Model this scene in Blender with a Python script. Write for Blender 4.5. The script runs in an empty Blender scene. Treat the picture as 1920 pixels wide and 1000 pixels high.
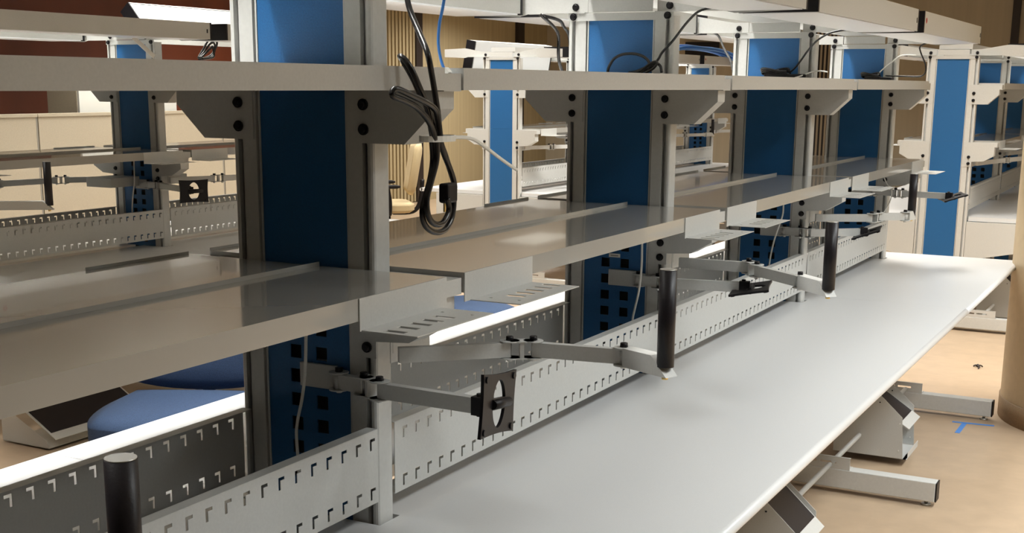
import bpy, bmesh, math, random
from mathutils import Vector, Matrix
random.seed(7)
PI = math.pi
C = bpy.context.scene.collection
SC = bpy.context.scene

# ------------------------------------------------------------------ materials
def mat(name, col, rough=0.5, metal=0.0, spec=0.5, noise=0.0, scale=60.0, bump=0.0, coat=0.0, emit=None):
    m = bpy.data.materials.new(name); m.use_nodes = True
    nt = m.node_tree; b = nt.nodes['Principled BSDF']
    b.inputs['Base Color'].default_value = (*col, 1)
    b.inputs['Roughness'].default_value = rough
    b.inputs['Metallic'].default_value = metal
    b.inputs['Specular IOR Level'].default_value = spec
    b.inputs['Coat Weight'].default_value = coat
    if emit:
        b.inputs['Emission Color'].default_value = (*emit[:3], 1); b.inputs['Emission Strength'].default_value = emit[3]
    if noise or bump:
        tc = nt.nodes.new('ShaderNodeTexCoord'); n = nt.nodes.new('ShaderNodeTexNoise')
        n.inputs['Scale'].default_value = scale; n.inputs['Detail'].default_value = 3
        nt.links.new(tc.outputs['Object'], n.inputs['Vector'])
        if noise:
            r = nt.nodes.new('ShaderNodeValToRGB'); e = r.color_ramp.elements
            e[0].position = .3; e[1].position = .7
            e[0].color = (*[c * (1 - noise) for c in col], 1); e[1].color = (*[min(1, c * (1 + noise)) for c in col], 1)
            nt.links.new(n.outputs['Fac'], r.inputs['Fac']); nt.links.new(r.outputs['Color'], b.inputs['Base Color'])
        if bump:
            bp = nt.nodes.new('ShaderNodeBump'); bp.inputs['Strength'].default_value = bump; bp.inputs['Distance'].default_value = .002
            nt.links.new(n.outputs['Fac'], bp.inputs['Height']); nt.links.new(bp.outputs['Normal'], b.inputs['Normal'])
    return m
M = {
 'steel': mat('powder_coated_steel', (.56, .56, .54), .42, noise=.03, scale=220, bump=.05),
 'shelf': mat('glossy_coated_steel', (.40, .39, .36), .16, spec=.6, coat=.6),
 'alu': mat('anodised_aluminium', (.58, .58, .56), .38, noise=.03, scale=90),
 'slot': mat('dark_slot', (.05, .05, .048), .6),
 'blue': mat('blue_textured_panel', (.010, .108, .30), .5, noise=.12, scale=350, bump=.25),
 'bluedark': mat('navy_inner_panel', (.004, .012, .04), .8),
 'top': mat('white_laminate', (.68, .68, .68), .33, noise=.02, scale=400, bump=.02),
 'black': mat('black_plastic', (.010, .009, .011), .42, spec=.25),
 'rubber': mat('black_rubber', (.014, .012, .015), .38, spec=.3, noise=.1, scale=300, bump=.1),
 'cord': mat('black_cord', (.008, .007, .008), .25, spec=.6),
 'white': mat('white_plastic', (.8, .8, .76), .4),
 'diff': mat('white_diffuser', (.82, .83, .85), .3),
 'tan': mat('tan_paint', (.60, .47, .30), .5, noise=.04, scale=25),
 'cork': mat('brown_base', (.30, .20, .11), .6, noise=.12, scale=120),
 'bluecable': mat('blue_cable', (.07, .28, .80), .35),
 'tape': mat('blue_tape', (.06, .24, .68), .6),
 'fabric': mat('blue_fabric', (.032, .060, .125), .85, noise=.2, scale=300, bump=.3),
 'beigefab': mat('beige_fabric', (.58, .46, .27), .85, noise=.08, scale=300, bump=.2),
 'cream': mat('cream_fabric', (.52, .455, .345), .9, noise=.06, scale=250, bump=.2),
 'brass': mat('brass', (.75, .55, .2), .3, metal=1),
 'zinc': mat('zinc', (.6, .6, .58), .35, metal=.8),
 'red': mat('red_enamel', (.5, .03, .02), .5),
 'seam': mat('grey_seam', (.30, .28, .24), .7),
 'frame': mat('dark_bronze', (.02, .013, .011), .5),
 'brown': mat('brown_laminate', (.30, .17, .07), .55, noise=.1, scale=20),
 'lamp': mat('fluorescent_panel', (.9, .9, .9), .5, emit=(1, .965, .89, 1.5)),
}

# ------------------------------------------------------------------ mesh helpers
class MB:
    def __init__(s): s.v = []; s.f = []; s.mi = []; s.mats = []; s.cur = 0; s.sm = []
    def use(s, m):
        if m not in s.mats: s.mats.append(m)
        s.cur = s.mats.index(m); return s
    def add(s, vs, fs, smooth=False):
        o = len(s.v); s.v += [tuple(p) for p in vs]
        for f in fs: s.f.append([i + o for i in f]); s.mi.append(s.cur); s.sm.append(smooth)
        return s
    def box(s, x0, x1, y0, y1, z0, z1):
        if x0 > x1: x0, x1 = x1, x0
        if y0 > y1: y0, y1 = y1, y0
        if z0 > z1: z0, z1 = z1, z0
        return s.add([(x0,y0,z0),(x1,y0,z0),(x1,y1,z0),(x0,y1,z0),(x0,y0,z1),(x1,y0,z1),(x1,y1,z1),(x0,y1,z1)],
              [(0,3,2,1),(4,5,6,7),(0,1,5,4),(1,2,6,5),(2,3,7,6),(3,0,4,7)])
    def prism(s, poly, axis, a0, a1):
        n = len(poly)
        def p(q, a): return {'x': (a, q[0], q[1]), 'y': (q[0], a, q[1]), 'z': (q[0], q[1], a)}[axis]
        vs = [p(q, a0) for q in poly] + [p(q, a1) for q in poly]
        ar = sum(poly[i][0]*poly[(i+1) % n][1] - poly[(i+1) % n][0]*poly[i][1] for i in range(n))
        fs = [tuple(range(n))[::-1], tuple(range(n, 2*n))] + [(i, (i+1) % n, n+(i+1) % n, n+i) for i in range(n)]
        if (ar < 0) != (axis == 'y'): fs = [f[::-1] for f in fs]
        return s.add(vs, fs)
    def obox(s, p0, p1, w, h, ext=0):
        """bar between two points: w across (horizontal), h upright"""
        a, b = Vector(p0), Vector(p1); d = (b-a); L = d.length; d.normalize()
        up = Vector((0,0,1)) if abs(d.z) < .95 else Vector((1,0,0))
        r = d.cross(up).normalized(); u = r.cross(d)
        a = a - d*ext; b = b + d*ext
        vs = [q + r*sx*w/2 + u*sz*h/2 for q in (a, b) for sx, sz in ((-1,-1),(1,-1),(1,1),(-1,1))]
        return s.add(vs, [(0,1,2,3)[::-1],(4,5,6,7),(0,1,5,4),(1,2,6,5),(2,3,7,6),(3,0,4,7)])
    def cyl(s, p0, p1, r0, r1=None, n=20, cap=True):
        r1 = r0 if r1 is None else r1
        a, b = Vector(p0), Vector(p1); d = (b-a).normalized()
        t = Vector((1,0,0)) if abs(d.x) < .9 else Vector((0,1,0))
        e1 = d.cross(t).normalized(); e2 = d.cross(e1)
        vs = [q + (e1*math.cos(2*PI*i/n) + e2*math.sin(2*PI*i/n))*r for q, r in ((a, r0), (b, r1)) for i in range(n)]
        s.add(vs, [(i, (i+1) % n, n+(i+1) % n, n+i) for i in range(n)], True)
        if cap: s.add(vs, [tuple(range(n))[::-1], tuple(range(n, 2*n))])
        return s
    def tube(s, pts, r, n=10, sub=5):
        P = [Vector(p) for p in pts]
        if sub > 1 and len(P) > 2:
            Q = []
            for i in range(len(P)-1):
                p0 = P[max(i-1, 0)]; p1 = P[i]; p2 = P[i+1]; p3 = P[min(i+2, len(P)-1)]
                for k in range(sub):
                    t = k/sub
                    Q.append(.5*((2*p1)+(p2-p0)*t+(2*p0-5*p1+4*p2-p3)*t*t+(3*p1-p0-3*p2+p3)*t**3))
            P = Q + [P[-1]]
        vs = []; e1 = None
        for i, p in enumerate(P):
            d = (P[min(i+1, len(P)-1)] - P[max(i-1, 0)]).normalized()
            if e1 is None: e1 = d.orthogonal().normalized()
            e1 = (e1 - d*e1.dot(d)).normalized(); e2 = d.cross(e1)
            vs += [p + (e1*math.cos(2*PI*k/n) + e2*math.sin(2*PI*k/n))*r for k in range(n)]
        fs = [(i*n+k, i*n+(k+1) % n, (i+1)*n+(k+1) % n, (i+1)*n+k) for i in range(len(P)-1) for k in range(n)]
        s.add(vs, fs, True)
        m = len(P)-1
        s.add(vs[:n], [tuple(range(n))[::-1]]); s.add(vs[m*n:], [tuple(range(n))])
        return s
    def lathe(s, prof, cx=0, cy=0, n=48):
        vs = [(cx + r*math.cos(2*PI*i/n), cy + r*math.sin(2*PI*i/n), z) for r, z in prof for i in range(n)]
        return s.add(vs, [(j*n+i, j*n+(i+1) % n, (j+1)*n+(i+1) % n, (j+1)*n+i) for j in range(len(prof)-1) for i in range(n)], True)
    def grid(s, U, V, hole, fn, thick):
        """sheet with rectangular cut-outs; fn(u, v) -> point; thickened along its normal"""
        bm = bmesh.new(); U = sorted(set(round(u, 5) for u in U)); V = sorted(set(round(v, 5) for v in V)); g = {}
        def vt(i, j):
            if (i, j) not in g: g[(i, j)] = bm.verts.new(fn(U[i], V[j]))
            return g[(i, j)]
        for i in range(len(U)-1):
            for j in range(len(V)-1):
                if not hole((U[i]+U[i+1])/2, (V[j]+V[j+1])/2):
                    bm.faces.new((vt(i,j), vt(i+1,j), vt(i+1,j+1), vt(i,j+1)))
        bm.normal_update()
        bmesh.ops.solidify(bm, geom=bm.faces[:], thickness=thick)
        bm.verts.index_update()
        s.add([v.co[:] for v in bm.verts], [[v.index for v in f.verts] for f in bm.faces]); bm.free()
        return s
    def mesh(s, name, mt):
        me = bpy.data.meshes.new(name); me.from_pydata(s.v, [], s.f)
        ms = s.mats if s.mats else [mt]
        for m in ms: me.materials.append(m)
        if s.mats:
            for p, i in zip(me.polygons, s.mi): p.material_index = i
        for p, k in zip(me.polygons, s.sm): p.use_smooth = k
        bm = bmesh.new(); bm.from_mesh(me); bmesh.ops.remove_doubles(bm, verts=bm.verts[:], dist=1e-5)
        bmesh.ops.recalc_face_normals(bm, faces=bm.faces[:]); bm.to_mesh(me); bm.free()
        return me
CACHE = {}
def cached(key, fn, mt):
    if key not in CACHE: CACHE[key] = fn().mesh(str(key if isinstance(key, str) else key[0]), mt)
    return CACHE[key]
def ob(name, me, parent=None, loc=None, bevel=0, label=None):
    o = bpy.data.objects.new(name, me); C.objects.link(o)
    if parent: o.parent = parent
    if loc: o.location = loc
    if bevel:
        b = o.modifiers.new('edge', 'BEVEL'); b.width = bevel; b.segments = 2; b.limit_method = 'ANGLE'; b.angle_limit = math.radians(50)
    if label: o['label'] = label
    return o
def tag(o, label, cat, group=None, kind=None):
    o['label'] = label; o['category'] = cat
    if group: o['group'] = group
    if kind: o['kind'] = kind
    return o
def thing(name, label, cat, loc=(0,0,0), rz=0, group=None):
    o = bpy.data.objects.new(name, None); o.empty_display_size = .05; C.objects.link(o)
    o.location = loc; o.rotation_euler = (0, 0, rz)
    return tag(o, label, cat, group)
def struct(name, mb, m):
    o = ob(name, mb.mesh(name, m)); o['kind'] = 'structure'; o['label'] = name.replace('_', ' '); return o

# ------------------------------------------------------------------ dimensions of one bench system
P = 1.5          # upright spacing
A = .164         # half width of an upright
T = .055         # depth of an upright
H = .767         # worktop height
YC = (T + P)/2   # middle of a bay, measured from the front face of its first upright
Z_UT, Z_UB, Z_MT, Z_MB = 1.638, 1.599, 1.2675, 1.2297

# ------------------------------------------------------------------ upright and its parts
def post_mb(sx):
    g = .006; xs = .146
    pr = [(.1,.004),(.104,.004),(.104,.012),(.107,.012),(.107,0),(xs-g,0),(xs-g,.012),(xs-.011,.012),(xs-.011,.018),(xs+.011,.018),(xs+.011,.012),(xs+g,.012),(xs+g,0),(A-.006,0),(A-.002,.002),(A,.006)]
    back = [(x, T-y) for x, y in pr[::-1]]
    poly = [(x*sx, y) for x, y in pr + back]
    return MB().prism(poly, 'z', .101, 1.80)
def bracket_mb(kind, sx):
    mb = MB(); S = lambda q: [(x*sx, z) for x, z in q]
    if kind == 'u':
        full = [(A+.001,1.502),(.234,1.502),(.3025,1.566),(.3025,1.597),(.318,1.597),(.318,1.628),(A+.001,1.628)]
        tab = [(.112,1.502),(A+.002,1.502),(A+.002,1.628),(.112,1.628)]
    else:
        full = [(A+.001,1.131),(.24,1.136),(.3025,1.172),(.3025,1.2275),(.318,1.2275),(.318,1.258),(A+.001,1.258)]
        tab = [(.112,1.098),(A+.002,1.098),(A+.002,1.258),(.112,1.258)]
    mb.prism(S(full), 'y', -.0025, T+.0025)
    mb.prism(S(tab), 'y', -.0025, -.0002); mb.prism(S(tab), 'y', T+.0002, T+.0025)
    return mb
def bolt_mb(): return MB().cyl((0,0,0), (0,-.004,0), .0105, n=14).cyl((0,-.004,0), (0,-.010,0), .008, .0065, n=12)
def blue_mb():
    mb = MB(); mb.use(M['blue']).box(-.0995, .0995, .006, .012, 1.262, 1.7925)
    mb.use(M['slot']).box(-.0995, .0995, .043, .049, .11, 1.7925)
    return mb
def perf_mb():
    xs = [-.0995, .0995]; zs = [.11, 1.26]; hx = []; hz = []
    for c in (-.031, .031): xs += [c-.0135, c+.0135]; hx.append(c)
    z = .16
    while z < 1.24: zs += [z-.0135, z+.0135]; hz.append(z); z += .049
    return MB().grid(xs, zs, lambda x, z: any(abs(x-c) < .0135 for c in hx) and any(abs(z-c) < .0135 for c in hz), lambda u, v: (u, .006, v), .003)
def arm_plate_mb(sx):
    mb = MB()
    mb.prism([(x*sx, z) for x, z in [(.108,1.8145),(.30,1.8145),(.335,1.806),(.52,1.812),(.52,1.872),(.335,1.880),(.166,1.852),(.108,1.852)]], 'y', .012, .016)
    mb.prism([(x*sx, z) for x, z in [(.108,1.8125),(.30,1.8125),(.30,1.8145),(.108,1.8145)]], 'y', -.008, .016)
    return mb
def top_plate_mb(): return MB().box(-.163, .163, -.003, -.0002, 1.7905, 1.812).box(-.100, .100, -.003, 0.0, 1.8145, 1.85).box(-.163, .163, -.003, T, 1.8005, 1.803)
def beam_mb(): return MB().box(-.735, .735, -.002, .060, .022, .100)
def endcap_mb(sx): return MB().box(.736*sx, .741*sx, -.001, .059, .023, .099)
def channel_mb(sx):
    mb = MB()
    xs = [.1*sx, .40*sx]; zs = [.1005, .150]; slots = []
    for x0 in (.12, .20, .28): xs += [x0*sx, (x0+.065)*sx]; slots.append(sorted((x0*sx, (x0+.065)*sx)))
    zs += [.122, .131]
    for y in (.0,):
        mb.grid(xs, zs, lambda u, v: .122 < v < .131 and any(a < u < b for a, b in slots), lambda u, v: (u, y, v), .002)
    mb.box(.1*sx, .40*sx, .002, T-.002, .1005, .103).box(.1*sx, .40*sx, -.0, .012, .1485, .150)
    return mb
def foot_mb(sx): return MB().cyl((.70*sx,.029,0), (.70*sx,.029,.007), .019, n=20).cyl((.70*sx,.029,.007), (.70*sx,.029,.0215), .007, n=12)
def gusset_mb(sx): return MB().prism([(x*sx, z) for x, z in [(.166,.475),(.50,.545),(.60,.565),(.60,.735),(.166,.735)]], 'y', .004, .05)
def upright(x, y, label, group, gusset=True, tagged=False, solid=False):
    t = thing('bench_upright', label, 'upright', (x, y, 0), 0, group)
    for sx in (1, -1):
        ob('post', cached(('post', sx), lambda: post_mb(sx), M['alu']), t)
    ob('blue_panel', cached('blue_panel', blue_mb, M['blue']), t)
    if solid: ob('lower_panel', cached('lower_panel', lambda: MB().box(-.0995, .0995, .006, .012, .11, 1.2615), M['blue']), t)
    else: ob('perforated_panel', cached('perforated_panel', perf_mb, M['blue']), t)
    ob('top_plate', cached('top_plate', top_plate_mb, M['steel']), t)
    for sx in (1, -1):
        for kind, zz in (('u', (1.572, 1.527)), ('m', (1.161, 1.119))):
            b = ob('shelf_bracket', cached(('shelf_bracket', kind, sx), lambda: bracket_mb(kind, sx), M['steel']), t)
            for z in zz: ob('bolt', cached('bolt', bolt_mb, M['black']), b, (.146*sx, -.0026, z))
        a = ob('light_arm', cached(('light_arm', sx), lambda: arm_plate_mb(sx), M['steel']), t)
        for z in (1.802, 1.830): ob('bolt', cached('bolt', bolt_mb, M['black']), a, (.146*sx, -.0032 if z < 1.81 else .0118, z))
        ob('foot_channel', cached(('foot_channel', sx), lambda: channel_mb(sx), M['steel']), t)
        ob('leveling_foot', cached(('leveling_foot', sx), lambda: foot_mb(sx), M['zinc']), t)
        if gusset: ob('worktop_gusset', cached(('worktop_gusset', sx), lambda: gusset_mb(sx), M['steel']), t)
    f = ob('foot_beam', cached('foot_beam', beam_mb, M['alu']), t, bevel=.003)
    for sx in (1, -1): ob('end_cap', cached(('end_cap', sx), lambda: endcap_mb(sx), M['black']), f)
    if tagged:
        ob('paper_tag', MB().use(M['white']).box(-.018, .018, .0015, .0025, 1.108, 1.119).use(M['seam']).box(-.012, .012, .001, .0016, 1.1115, 1.1145).mesh('paper_tag', M['white']), t, label='small white paper tag')
    return t

# ------------------------------------------------------------------ bay-side things (local: x outward, y along the bench from the bay middle)
def bay_loc(rx, ry, k, side): return (rx, ry + k*P + YC, 0), (0 if side > 0 else PI)
def worktop_mb(y0, y1, notches):
    pts = []; x0, xn, x1 = .03, A+.008, .762
    pts.append((x1, y0)); pts.append((x1, y1))
    ys = y1; cur = (x0, y1)
    inner = [(x0, y1)]
    for a, b in sorted(notches, reverse=True):
        if b >= y1: inner = [(xn, y1), (xn, a), (x0, a)]
        elif a <= y0: inner += [(x0, b), (xn, b), (xn, y0)]
        else: inner += [(x0, b), (xn, b), (xn, a), (x0, a)]
    if inner[-1][1] > y0: inner.append((x0, y0))
    return MB().prism(pts + inner, 'z', H-.028, H).cyl((x1, y0, H-.014), (x1, y1, H-.014), .01395, n=28)
def worktop(rx, ry, k, side, label, group, ext=0, ext0=0):
    loc, rz = bay_loc(rx, ry, k, side)
    h = P/2
    y0, y1 = (-h+.0007, h-.0007)
    lo, hi = (ext0, ext) if side > 0 else (ext, ext0)
    y0 -= lo; y1 += hi
    n = T/2 + .008
    notch = [(-h-n, -h+n), (h-n, h+n)]
    o = ob('worktop', worktop_mb(y0, y1, notch).mesh('worktop', M['top']), None, loc); o.rotation_euler.z = rz
    return tag(o, label, 'worktop', group)
HOOK0, HOOKP = -.697, .0462
def trough_mb():
    L = .7205; us = [-L, L]; hk = []
    y = HOOK0 + .005
    while y < L-.02: us += [y, y+.006, y+.017]; hk.append(y); y += HOOKP
    vs = [.8135, .959]
    rows = [(.822, .8395, .8455), (.9215, .9385, .9445)]
    for r in rows: vs += r
    def hole(u, v):
        for a, b, c in rows:
            if a < v < c:
                for y in hk:
                    if y < u < y+.006 or (v > b and y < u < y+.017): return True
        return False
    mb = MB().grid(us, vs, hole, lambda u, v: (.166, u, v), .0015)
    mb.box(.141, .1655, -L, L, .9585, .960).box(.141, .1655, -L, L, .8125, .814)
    return mb
def trough(rx, ry, k, side, label, group):
    loc, rz = bay_loc(rx, ry, k, side)
    o = ob('slotted_panel', cached('slotted_panel', trough_mb, M['steel']), None, loc); o.rotation_euler.z = rz
    return tag(o, label, 'panel', group)
def tray_mb(zt, zb, back, xi, xo=.32):
    L = .7175; mb = MB()
    mb.box(xi, xo, -L, L, zt-.002, zt)
    mb.box(xo-.0025, xo+.0015, -L, L, zb, zt+.0002)
    for s in (-1, 1): mb.box(xi, xo-.0025, s*L, s*(L-.002), zb, zt-.002)
    mb.box(xi, xi+.002, -L, L, zb+.006, zt+back)
    mb.box(xo-.015, xo-.0025, -L, L, zb, zb+.0015)
    return mb
def plate_mb(s):
    L = .7175; lo = L-.275
    mb = MB().box(.3222, .3240, s*lo, s*L, 1.2128, 1.2672)
    f0, f1 = lo+.004, L-.020
    ys = [f0, f1]; xs = [.3222, .432]; sl = []
    for i in range(5):
        y = f0+.012+.038*i; ys += [y, y+.0145]; sl.append(y)
    xs += [.358, .398, .345, .352, .405, .412]
    ys += [f1-.04, f1-.033]
    def hole(x, y):
        return (.358 < x < .398 and any(a < y < a+.0145 for a in sl)) or ((.345 < x < .352 or .405 < x < .412) and f1-.04 < y < f1-.033)
    mb.grid(xs, ys, hole, lambda u, v: (u, s*v, 1.2128), -.0016 if s > 0 else .0016)
    return mb
def shelf(rx, ry, k, side, mid, label, group, plates=True):
    loc, rz = bay_loc(rx, ry, k, side)
    t = thing('lower_shelf' if mid else 'upper_shelf', label, 'shelf', loc, rz, group)
    if mid:
        ob('tray', cached(('tray', 'm', side), lambda: tray_mb(Z_MT, Z_MB, .008 if side > 0 else 0, .038 if side > 0 else -.035, .32 if side > 0 else .285), M['shelf']), t)
        for s in ((-1, 1) if plates else ()): ob('slotted_end_plate', cached(('slotted_end_plate', s), lambda: plate_mb(s), M['steel']), t, None if side > 0 else (-.0355, 0, .006))
    else:
        ob('tray', cached(('tray', 'u'), lambda: tray_mb(Z_UT, Z_UB, 0, .002), M['steel']), t)
    return t
def fixture(rx, ry, k, side, label, group, tilt=0, dy=0, dz=0):
    (x, y, _), rz = bay_loc(rx, ry, k, side)
    t = thing('task_light', label, 'light', (x, y, 0), rz, group)
    L0, L1 = -.672, .722
    if side < 0: L0, L1 = -.722, .672
    hx, hz = .335, 1.85
    def mk(fn, m, name, key, par=t):
        o = ob(name, cached((name, key, side), fn, m), par)
        if tilt and par is t:
            o.matrix_local = Matrix.Translation((hx,dy,hz+dz)) @ Matrix.Rotation(tilt, 4, 'Y') @ Matrix.Translation((-hx,0,-hz))
        return o
    h = mk(lambda: MB().box(.317, .540, L0+.012, L1-.012, 1.814, 1.886).box(.536, .541, L0+.012, L1-.012, 1.811, 1.889), M['steel'], 'housing', 0)
    for s, e in ((0, L0), (1, L1)):
        d = .012 if s == 0 else -.012
        mk(lambda: MB().box(.316, .5415, e, e+d, 1.8105, 1.8895), M['black'], 'end_cap', s)
    mk(lambda: MB().box(.322, .533, L0+.02, L1-.02, 1.8095, 1.8138), M['diff'], 'diffuser', 0)
    s = 1 if side > 0 else -1
    e0 = L0 if side > 0 else L1
    def ring():
        mb = MB(); n = 24; c = (e0 + s*.045, 1.856)
        vs = []; 
        for x in (.5411, .5420):
            for r in (.0065, .0105): vs += [(x, c[0]+r*math.cos(2*PI*i/n), c[1]+r*math.sin(2*PI*i/n)) for i in range(n)]
        fs = []
        for i in range(n):
            j = (i+1) % n
            fs += [(2*n+i, 2*n+j, 3*n+j, 3*n+i), (n+i, n+j, 3*n+j, 3*n+i), (i, j, 2*n+j, 2*n+i), (i, j, n+j, n+i)]
        mb.add(vs, fs); mb.box(.5411, .542, c[0]-.001, c[0]+.001, c[1]-.006, c[1]+.006)
        return mb
    mk(ring, M['red'], 'round_emblem', 0)
    e1 = L1 if side > 0 else L0
    mk(lambda: MB().box(.5405, .5425, e1-s*.036, e1-s*.028, 1.840, 1.858), M['black'], 'end_slot', 0)
    return t
def foot_rail(rx, ry, k, side, label, group):
    loc, rz = bay_loc(rx, ry, k, side)
    o = ob('foot_rail', cached('foot_rail', lambda: MB().cyl((.32,-.7195,.116),(.32,.7195,.116),.0105,n=20), M['alu']), None, loc)
    o.rotation_euler.z = rz
    return tag(o, label, 'rail', group)
def footrest(x, y, w, label, group=None, tiltdeg=42, low=(.528, .168), L=.24):
    """x = bench centre, y = near cheek"""
    t = thing('footrest', label, 'footrest', (x, y, 0), 0, group)
    ch = [(.21,.033),(.511,.036),(.4985,.218),(.40,.307),(.36,.343),(.21,.343)]
    if low[1] < .1: ch = [(.21,.012),(.50,.012),(.49,.045),(.21,.18)]
    small = low[1] < .1
    for s, yy in ((0, 0), (1, w-.002)):
        c = ob('cheek', MB().prism(ch, 'y', yy, yy+.002).mesh('cheek', M['steel']), t)
        if small: continue
        ob('screw', MB().cyl((.40,yy-.002,.275),(.40,yy+.004,.275),.003,n=10).mesh('screw', M['black']), c)
        ob('screw', MB().cyl((.49,yy-.002,.19),(.49,yy+.004,.19),.003,n=10).cyl((.492,yy-.002,.07),(.492,yy+.004,.07),.003,n=10).mesh('screw', M['white']), c)
    if small: ob('base_tray', MB().box(.21, .50, .002, w-.002, .008, .012).mesh('base_tray', M['steel']), t)
    else: ob('base_tray', MB().box(.21, .525, .002, w-.002, .033, .035).box(.511,.528,.002,w-.002,.033,.035).box(.526,.528,w*.1,w-.002,.035,.06).mesh('base_tray', M['steel']), t)
    a = math.radians(tiltdeg); d = Vector((math.cos(a), 0, -math.sin(a))); nn = Vector((math.sin(a), 0, math.cos(a)))
    low = Vector((low[0], 0, low[1]))
    def slab(y0, y1, s0, s1, h0, h1):
        vs = []
        for hh in (h0, h1):
            for sy, ss in ((y0, s0), (y1, s0), (y1, s1), (y0, s1)):
                q = low - d*ss + nn*hh; vs.append((q.x, sy, q.z))
        return MB().add(vs, [(0,1,2,3)[::-1],(4,5,6,7),(0,1,5,4),(1,2,6,5),(2,3,7,6),(3,0,4,7)])
    pl = ob('tilting_plate', slab(.003, w-.003, 0, L, 0, .003).mesh('tilting_plate', M['steel']), t)
    ob('rubber_mat', slab(.014, w-.016, .045, L-.012, .003, .006).mesh('rubber_mat', M['rubber']), pl, label='black rubber mat')
    return t

# ------------------------------------------------------------------ swing arms
BAR_H, BAR_W = .029, .017
def knuckle(par, pts, z):
    """clevis that joins bars at the given pivots"""
    mb = MB().use(M['steel'])
    for p in pts:
        for dz in (BAR_H/2+.001, -BAR_H/2-.0035): mb.cyl((p[0], p[1], z+dz), (p[0], p[1], z+dz+.0025), .0195, n=24)
    if len(pts) == 1: mb.cyl((*pts[0], z-BAR_H/2-.001), (*pts[0], z+BAR_H/2+.001), .0105, n=16)
    if len(pts) == 2:
        mb.obox((*pts[0], z+BAR_H/2+.00225), (*pts[1], z+BAR_H/2+.00225), .030, .0025)
        mb.obox((*pts[0], z-BAR_H/2-.00225), (*pts[1], z-BAR_H/2-.00225), .030, .0025)
        a, b = Vector((*pts[0], z)), Vector((*pts[1], z)); m = (a+b)/2; d = (b-a).normalized()*.004
        mb.obox(m-d, m+d, .026, BAR_H+.002)
    k = ob('knuckle', mb.mesh('knuckle', M['steel']), par)
    for p in pts:
        bb = MB().use(M['black']).cyl((p[0],p[1],z+BAR_H/2+.0036),(p[0],p[1],z+BAR_H/2+.012),.0078,.0072,n=6)
        bb.use(M['zinc']).cyl((p[0],p[1],z-BAR_H/2-.009),(p[0],p[1],z-BAR_H/2-.0036),.0058,n=6).cyl((p[0],p[1],z-BAR_H/2-.0036),(p[0],p[1],z+BAR_H/2+.0036),.004,n=8)
        ob('pivot_bolt', bb.mesh('pivot_bolt', M['black']), k)
    return k
def bar(par, a, b, z, trim=.0):
    A_, B_ = Vector((*a, z)), Vector((*b, z)); d = (B_-A_).normalized()
    return ob('link_bar', MB().obox(A_+d*trim, B_-d*trim, BAR_W, BAR_H).mesh('link_bar', M['steel']), par)
def mount(par, side_pts, z):
    (x0, y0), (x1, y1) = side_pts
    return ob('mount', MB().box(x0, x1, y0, y1, z-.024, z+.024).mesh('mount', M['steel']), par, bevel=.002)
def grip_arm(ox, oy, z, pts, label, group, hh=.18, flip=1):
    """swing arm that carries an upright grip: pts = start, joint a, joint b, end joint, block end"""
    t = thing('grip_arm', label, 'swing arm', (ox, oy, 0), 0, group)
    mount(t, ((flip*(A+.0015), flip*(A+.028)), (.008, .047)), z)
    s, ja, jb, je, be = [(flip*p[0], p[1]) for p in pts]
    bar(t, s, ja, z); knuckle(t, [ja, jb], z); bar(t, jb, je, z)
    knuckle(t, [je], z)
    a, b = Vector((*je, z)), Vector((*be, z)); d = (b-a).normalized(); L = (b-a).length; r = Vector((d.y, -d.x, 0))
    poly = [(.012, -.017), (L+.022, -.017), (L-.020, .019), (.012, .019)]
    vs = [a + d*u + r*w + Vector((0,0,v)) for w in (-.015, .015) for u, v in poly]
    ob('end_block', MB().add(vs, [(0,1,2,3),(7,6,5,4),(0,4,5,1),(1,5,6,2),(2,6,7,3),(3,7,4,0)]).mesh('end_block', M['steel']), t)
    c = b + d*.004
    g = ob('grip', MB().use(M['rubber']).cyl((c.x,c.y,z+.0),(c.x,c.y,z+hh),.0162,n=28).mesh('grip', M['rubber']), t)
    ob('grip_cap', MB().cyl((c.x,c.y,z+hh),(c.x,c.y,z+hh+.0015),.0155,n=28).mesh('grip_cap', M['zinc']), g, label='metal end of the grip')
    ob('stop_screw', MB().cyl((c.x,c.y,z-.018),(c.x,c.y,z-.024),.006,n=12).mesh('stop_screw', M['brass']), t)
    return t
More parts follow.
